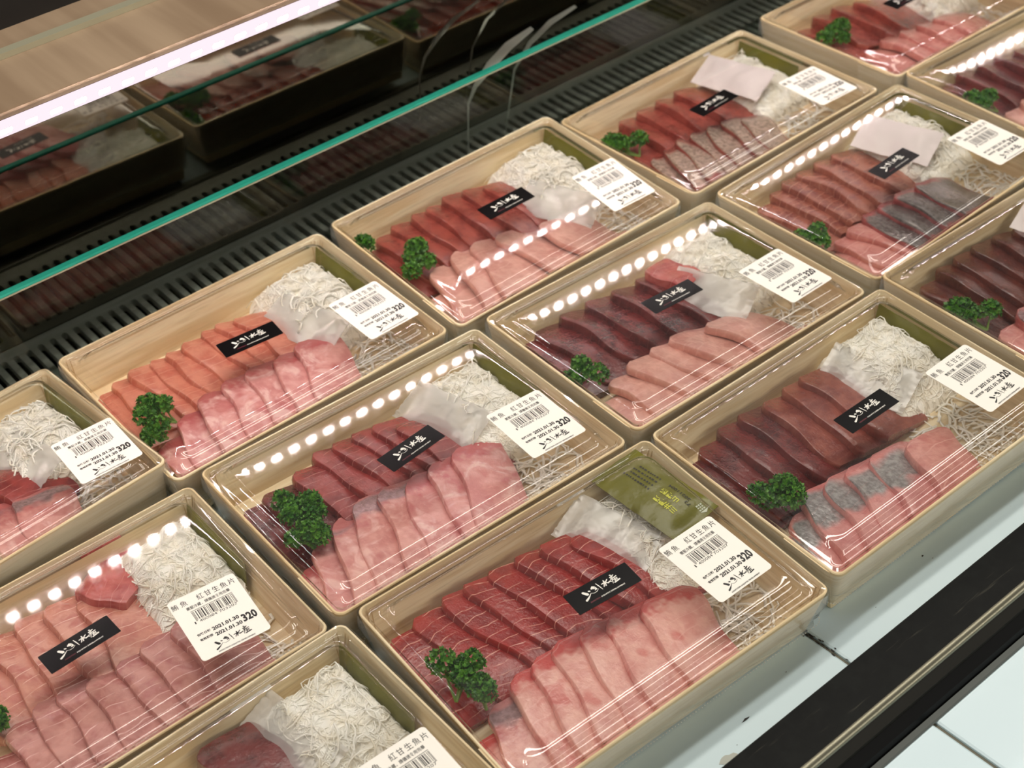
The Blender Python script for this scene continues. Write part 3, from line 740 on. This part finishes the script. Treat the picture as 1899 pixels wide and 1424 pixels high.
BLACK = dict(E=(5.9,.2,-3.5), L=(-4,2.3,2.5), D=(.7,3.1,6.9), C=(-1.3,1.7,-5.8), B=(-.1,.5,-.4), G=(.1,4,-2.4), F=(2.5,-1,-.2), H=(7,.9,1.6), A=(-6.5,.1,2.5),
 I=(0,2,2), J=(0,0,0), K=(2,0,0), M=(0,0,0), N=(0,0,0))
# rows of slices: list of (kind, colour key, a list mm, b mm or list, length, width, thick, angle, describe)
T, W_ = 'tuna_slice', 'white_fish_slice'
def lin(a, b, n): return [a + (b-a)*i/(n-1) if n > 1 else a for i in range(n)]
ROWS = dict(
 E=[(T, ['red']*8, lin(-96, 24, 8), [60,63,63,62,62,61,58,52], 64, 44, 7, 20, 'red white-veined tuna slice'),
    (W_, ['white','grey','white','white','white','white','white','white'], [-99,-83,-63,-46,-30,-14,3,24], [-20,-9,-2,-1,1,-1,-4,-8], 66, 42, 6, 20, 'pale pink fish slice')],
 D=[(T, ['maroon']*2+['red2']*6, [-97,-82,-58,-40,-26,-12,2,14], [48,50,52,58,59,57,54,46], 58, 42, 7, 20, 'red tuna slice'),
    (W_, ['frost','frost','grey','grey','grey','frost','frost','frost'], [-96,-80,-62,-44,-27,-9,9,28], [-14,-4,4,7,5,3,3,4], 68, 40, 6, 20, 'frosted pale fish slice')],
 C=[(T, ['coral']*9, lin(-98, 12, 9), [48,51,51,50,50,51,53,53,50], 54, 38, 7, 20, 'coral pink tuna slice'),
    (W_, ['frost']*7, lin(-88, 28, 7), [-18,-8,-1,0,0,-2,0], 66, 38, 6, 20, 'frosted pink fish slice')],
 B=[(T, ['orange']*8, lin(-97, 18, 8), [52,58,60,60,61,62,58,54], 58, 42, 8, 20, 'orange-red tuna slice'),
    (W_, ['pink']*6, [-92,-72,-52,-34,-14,16], [-18,4,8,6,2,-10], 62, 46, 5, 28, 'smooth pale pink fish slice')],
 A=[(T, ['orange']*6, lin(-98, 6, 6), [50,56,60,60,61,60], 60, 44, 8, 20, 'orange-red tuna slice'),
    (W_, ['rose']+['stripe']*7, lin(-90, 14, 8), [-4,4,7,7,5,3,0,-8], 60, 30, 6, 20, 'white-striped fish slice')],
 I=[(T, ['orange']*5, lin(-98, -4, 5), [48,58,62,60,56], 60, 44, 9, 20, 'orange tuna slice'),
    (W_, ['rose']*6, lin(-88, 20, 6), [-14,-8,-6,-8,-10,-12], 58, 42, 6, 24, 'rosy fish slice')],
 N=[(T, ['red2']*2, [2, 22], [38, 26], 40, 40, 8, 20, 'red tuna slice'),
    (W_, ['grey']*2, [8, 26], [-4, -10], 56, 38, 6, 20, 'grey-skinned pale fish slice')],
 L=[(T, ['toro']*5, [-58,-40,-22,-4,14], [58,60,61,58,52], 60, 42, 9, 20, 'fatty salmon-coloured tuna slice'),
    (W_, ['mauve']*8, [-76,-58,-42,-27,-11,6,24,44], [-16,-4,1,0,-3,-4,-1,0], 68, 38, 7, 22, 'mauve-pink lined fish slice')],
 G=[(T, ['maroon']*6, lin(-97, 10, 6), [56,60,60,58,56,54], 60, 42, 8, 20, 'dark maroon tuna slice'),
    (W_, ['pink']*6, [-94,-76,-57,-38,-18,12], [-22,-12,-8,-7,-6,-12], 60, 46, 6, 34, 'smooth rosy fish slice')],
 H=[(T, ['sienna']*7, lin(-98, 6, 7), [50,56,60,63,64,63,60], 60, 40, 7, 20, 'brownish pink tuna slice'),
    (W_, ['rose']*3+['slate']*4, [-92,-76,-60,-42,-22,-4,16], [-16,-10,-8,-6,-5,-6,-8], 60, 40, 6, 26, 'fish slice')],
 J=[(T, ['maroon']*6, lin(-96, 10, 6), [52,60,64,62,60,56], 60, 42, 8, 20, 'dark maroon tuna slice'),
    (W_, ['pink']*3, [-92,-74,-55], [-10,0,2], 62, 40, 6, 22, 'pale pink fish slice')],
 M=[(T, ['maroon'], [4], [66], 52, 36, 18, 12, 'thick dark tuna block')],
 F=[(T, ['dark']*4+['rust']*3, [-98,-80,-62,-44,-25,-7,9], [54,59,62,62,60,61,60], 62, 44, 8, 20, 'tuna slice'),
    (W_, ['silver']*6+['rose'], [-99,-82,-64,-46,-29,-12,14], [-24,-16,-9,-11,-13,-15,-22], 56, 42, 7, 24, 'silver-skinned fish slice')],
 K=[(T, ['brown']*7, lin(-96, 20, 7), [56,63,66,66,66,64,60], 62, 44, 8, 20, 'dark brown tuna slice'),
    (W_, ['white','rose','grey'], [-97,-78,-58], [-14,-2,2], 62, 44, 7, 22, 'rosy fish slice')],
)
ANG = dict(E=(18,-14), D=(12,-20), C=(11,-14), B=(8,-14), A=(2,-20), I=(5,8), N=(10,-8), L=(-1,0), G=(10,22), H=(4,12), J=(4,-5), M=(4,0), F=(4,-20), K=(0,-8))
PARSLEY_AT = dict(E=[(-83, 13, 1), (-74, -4, 3)], D=[(-70, 22, 2), (-80, 3, 0)], C=[(-76, -2, 1), (-87, -14, 3)], B=[(-76, 8, 0), (-89, 46, 3)], G=[(-83, -3, 1)], F=[(-78, 0, 2)],
 H=[(-85, -6, 1)], A=[(-80, 26, 0)], I=[(-70, 18, 0)], J=[(-79, 13, 1)], K=[(-80, 17, 0)], L=[(-62, -4, 3)])
SACH_AT = dict(A=('w', 52, 34, 14), H=('w', 52, 32, 16), E=('c', 46, 40, 16), F=('c', 46, 32, 16), G=('c', 42, 8, 24), D=('c', 46, 34, 14), C=('c', 48, 14, 16), M=('c', 44, 40, 8), N=('c', 52, 22, 8), B=('c', 50, -2, 26), K=('w', 44, 36, 14))
RADK = dict(E=1, D=1, C=0, B=0, A=1, I=0, N=0, L=2, G=1, H=0, J=0, M=2, F=2, K=0)

def pose(n):
    x, y, th, z, tx, ty = POSE[n]
    ex = Vector((math.cos(th), math.sin(th), tx)).normalized(); ey = Vector((-math.sin(th), math.cos(th), ty)); ez = ex.cross(ey).normalized(); ey = ez.cross(ex)
    m = Matrix((ex, ey, ez)).transposed().to_4x4(); m.translation = (x, y, z); return m
def loc(x, y, z=0): return Matrix.Translation((x*MM, y*MM, z))
rz = lambda d: Matrix.Rotation(R(d), 4, 'Z'); ry = lambda d: Matrix.Rotation(R(d), 4, 'Y'); rx = lambda d: Matrix.Rotation(R(d), 4, 'X')

for n in 'NCBAILDGHJMEFK':
    M = pose(n); wh = WHERE[n]; x, y, th, z, tx, ty = POSE[n]
    rs = random.Random(ord(n)*7)
    # --- box
    t = empty('sashimi_tray', M); tag(t, f'pale pine veneer tray, {wh} from left', 'tray', 'wooden sashimi trays')
    low = z - abs(tx)*.102 - abs(ty)*.072
    sz = (low - DECK - .0002)/WALL_H
    o = part('wall_band', WALLM, WOOD_SIDE, t, Matrix.Diagonal((1, 1, sz, 1)))
    o = part('floor_panel', FLOORM, WOOD_FLOOR, t)
    o = part('overlap_flap', FLAPM, WOOD_SIDE, t, Matrix.Diagonal((1, 1, sz, 1)))
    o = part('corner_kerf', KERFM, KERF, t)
    o = part('seal_film', BANDM, FILM, t); part('perforation', DOTM, DOTS, o)
    # --- fish
    for row in ROWS.get(n, []):
        kind, keys, aa, bb, ln, wd, tk, ang, desc = row
        for i, (a, b_) in enumerate(zip(aa, bb)):
            first = i == 0 and a < -85; second = i == 1 and aa[0] < -85
            phi = ((4, 9, 14) if kind == T else (4, 8, 12))[0 if first else 1 if second else 2] + rs.uniform(-1.5, 1.5)
            zl = (-.0185 if first else -.0150 if second else -.0118) + rs.uniform(-.0006, .0006)
            if kind == W_: zl -= .001
            if n == 'M': zl, phi = -.0095, 6
            ang = ANG[n][0 if kind == T else 1]
            if n == 'H' and kind == W_: ang = 22 if i < 3 else 2
            if n == 'B' and kind == W_ and i > 3: ang = 14
            an = (ang*.15 if first and ang > 0 else ang*.55 if second and ang > 0 else ang) + rs.uniform(-3, 3)
            l_ = (ln + (7 if n != 'M' else 0) if kind == T or n in 'I' else 76)*rs.uniform(.96, 1.03)
            a = max(a, -100.5)
            an = max(an, -math.degrees(math.asin(min(.9, (a + 100.8)/70))))
            # stay inside the front wall and the right-hand side
            l_ = min(l_, b_ + 69.5); sk = round(an/3)*3; an = rs.uniform(-1.5, 1.5)
            me = get_slice(kind, round(l_/2)*2*MM, wd*MM, tk*MM, keys[i], i, sk)
            key = keys[i]
            d2 = desc
            if n == 'F' and kind == T: d2 = 'dark red tuna slice' if key == 'dark' else 'brownish tuna slice'
            if n == 'H' and kind == W_: d2 = 'rosy fish slice' if key == 'rose' else 'slate-skinned fish slice'
            o = part(kind, me, None, None); o.matrix_world = M @ loc(max(a, -100.5), b_, zl) @ rz(an) @ ry(phi) @ rx((4.5 if kind == T else 3.0) + rs.uniform(-1, 1))
            side = 'rear fish row' if kind == T else 'front fish row'
            if n == 'M': lab = 'thick dark red tuna block beside the radish, first box of front row'
            else: lab = f'{d2}, {ORD[i]} from left, {side}, {wh}'
            tag(o, lab, 'fish slice', 'tuna slices in the trays' if kind == T else 'pale fish slices in the trays')
    if n == 'G':
        me = slice_mesh('tuna_slice', .034, .030, .010, 77, .002, .15); me.materials.append(FISH['chunk'])
        o = part('tuna_slice', me, None, None); o.matrix_world = M @ loc(18, 52, -.0085) @ rz(14) @ ry(8)
        tag(o, 'ragged pink tuna piece topping the dark slices, third box of middle row', 'fish slice', 'tuna slices in the trays')
    if n == 'L':
        me = slice_mesh('tuna_slice', .034, .046, .014, 78, .003, .2); me.materials.append(FISH['chunk'])
        o = part('tuna_slice', me, None, None); o.matrix_world = M @ loc(12, 55, -.0100) @ rz(36) @ ry(10)
        tag(o, 'thick pink tuna end piece beside the radish, first box of middle row', 'fish slice', 'tuna slices in the trays')
    # --- garnish
    for q, (a, b_, v) in enumerate(PARSLEY_AT.get(n, [])):
        fol, st = PARS[v]
        p = empty('parsley_sprig', M @ loc(a, b_, -.0150) @ rz(rs.uniform(0, 360)))
        two = len(PARSLEY_AT[n]) > 1
        tag(p, f'curly green parsley sprig, {"rear" if q == (0 if n != "B" else 1) else "front"} one of two, {wh}' if two else f'curly green parsley sprig, only one in {wh}', 'parsley', 'parsley sprigs')
        part('foliage', fol, None, p); part('stem', st, None, p)
    o = part('shredded_radish', RAD[RADK[n]], None, None); o.matrix_world = M.copy()
    tag(o, f'heap of white shredded radish, {wh}', 'radish', None, 'stuff')
    if n == 'E':
        p = empty('wasabi_packet', M @ loc(80, 40, -.0035) @ rz(6) @ ry(-4)); tag(p, 'printed olive wasabi packet lying flat on radish, second box of front row', 'wasabi packet', 'wasabi packets')
        s = part('pouch', WASABI_E, None, p)
        part('yellow_print', YPRINT, YELLOWINK, p); part('yellow_print', YPRINT2, YELLOWINK, p); part('black_print', BPRINT, INK, p); part('house_emblem', HPRINT, PALEINK, p)
    else:
        p = empty('wasabi_packet', M @ loc(96.2, 36, -.0195) @ ry(-84)); tag(p, f'olive wasabi packet standing against right wall, {wh}', 'wasabi packet', 'wasabi packets')
        part('pouch', WASABI, None, p)
    if n in SACH_AT:
        k, a, b_, an = SACH_AT[n]
        o = part('paper_sachet', SACH_W if k == 'w' else SACH_C, None, None)
        o.matrix_world = M @ loc(a, b_, -.0165 if k == 'c' else -.0100) @ rz(an) @ ry(-20)
        tag(o, (f'white paper sachet between fish and radish, {wh}' if k == 'w' else f'frosted ridged plastic sachet between fish and radish, {wh}'), 'sachet', 'sachets in the trays')
    # --- lid with stickers
    ld = empty('tray_lid', M); tag(ld, f'clear stepped plastic lid, {wh} from left', 'lid', 'clear tray lids')
    hd = .0032 if n == 'B' else 0.0; part('lid_shell', LIDM_DOME if n == 'B' else LIDM, LID, ld)
    a, b_, an = LABEL[n]
    pl_ = part('price_label', LABELM, PAPER, ld, loc(a, b_, LIDTOP + dome(b_*MM, hd) + hd*.2) @ rx(math.degrees(math.atan(-2*hd*b_*MM/.0612**2))) @ rz(an) @ Matrix.Translation((-.020, -.0245, 0)))
    part('printed_text', PRINT, INK, pl_); part('barcode', BARCODE, INK, pl_); part('logo_print', LOGO_LABEL, INK, pl_)
    if n not in 'NM':
        a, b_, an = BLACK[n]
        st = part('logo_sticker', STICKM, BLACKSTICKER, ld, loc(a, b_, LIDTOP + dome(b_*MM, hd) + hd*.05) @ rz(an) @ Matrix.Translation((-.0209, -.00775, 0)))
        part('logo_print', LOGO_STICK, WHITEINK, st); part('red_print', LOGO_RED, REDINK, st)
bpy.context.view_layer.update()
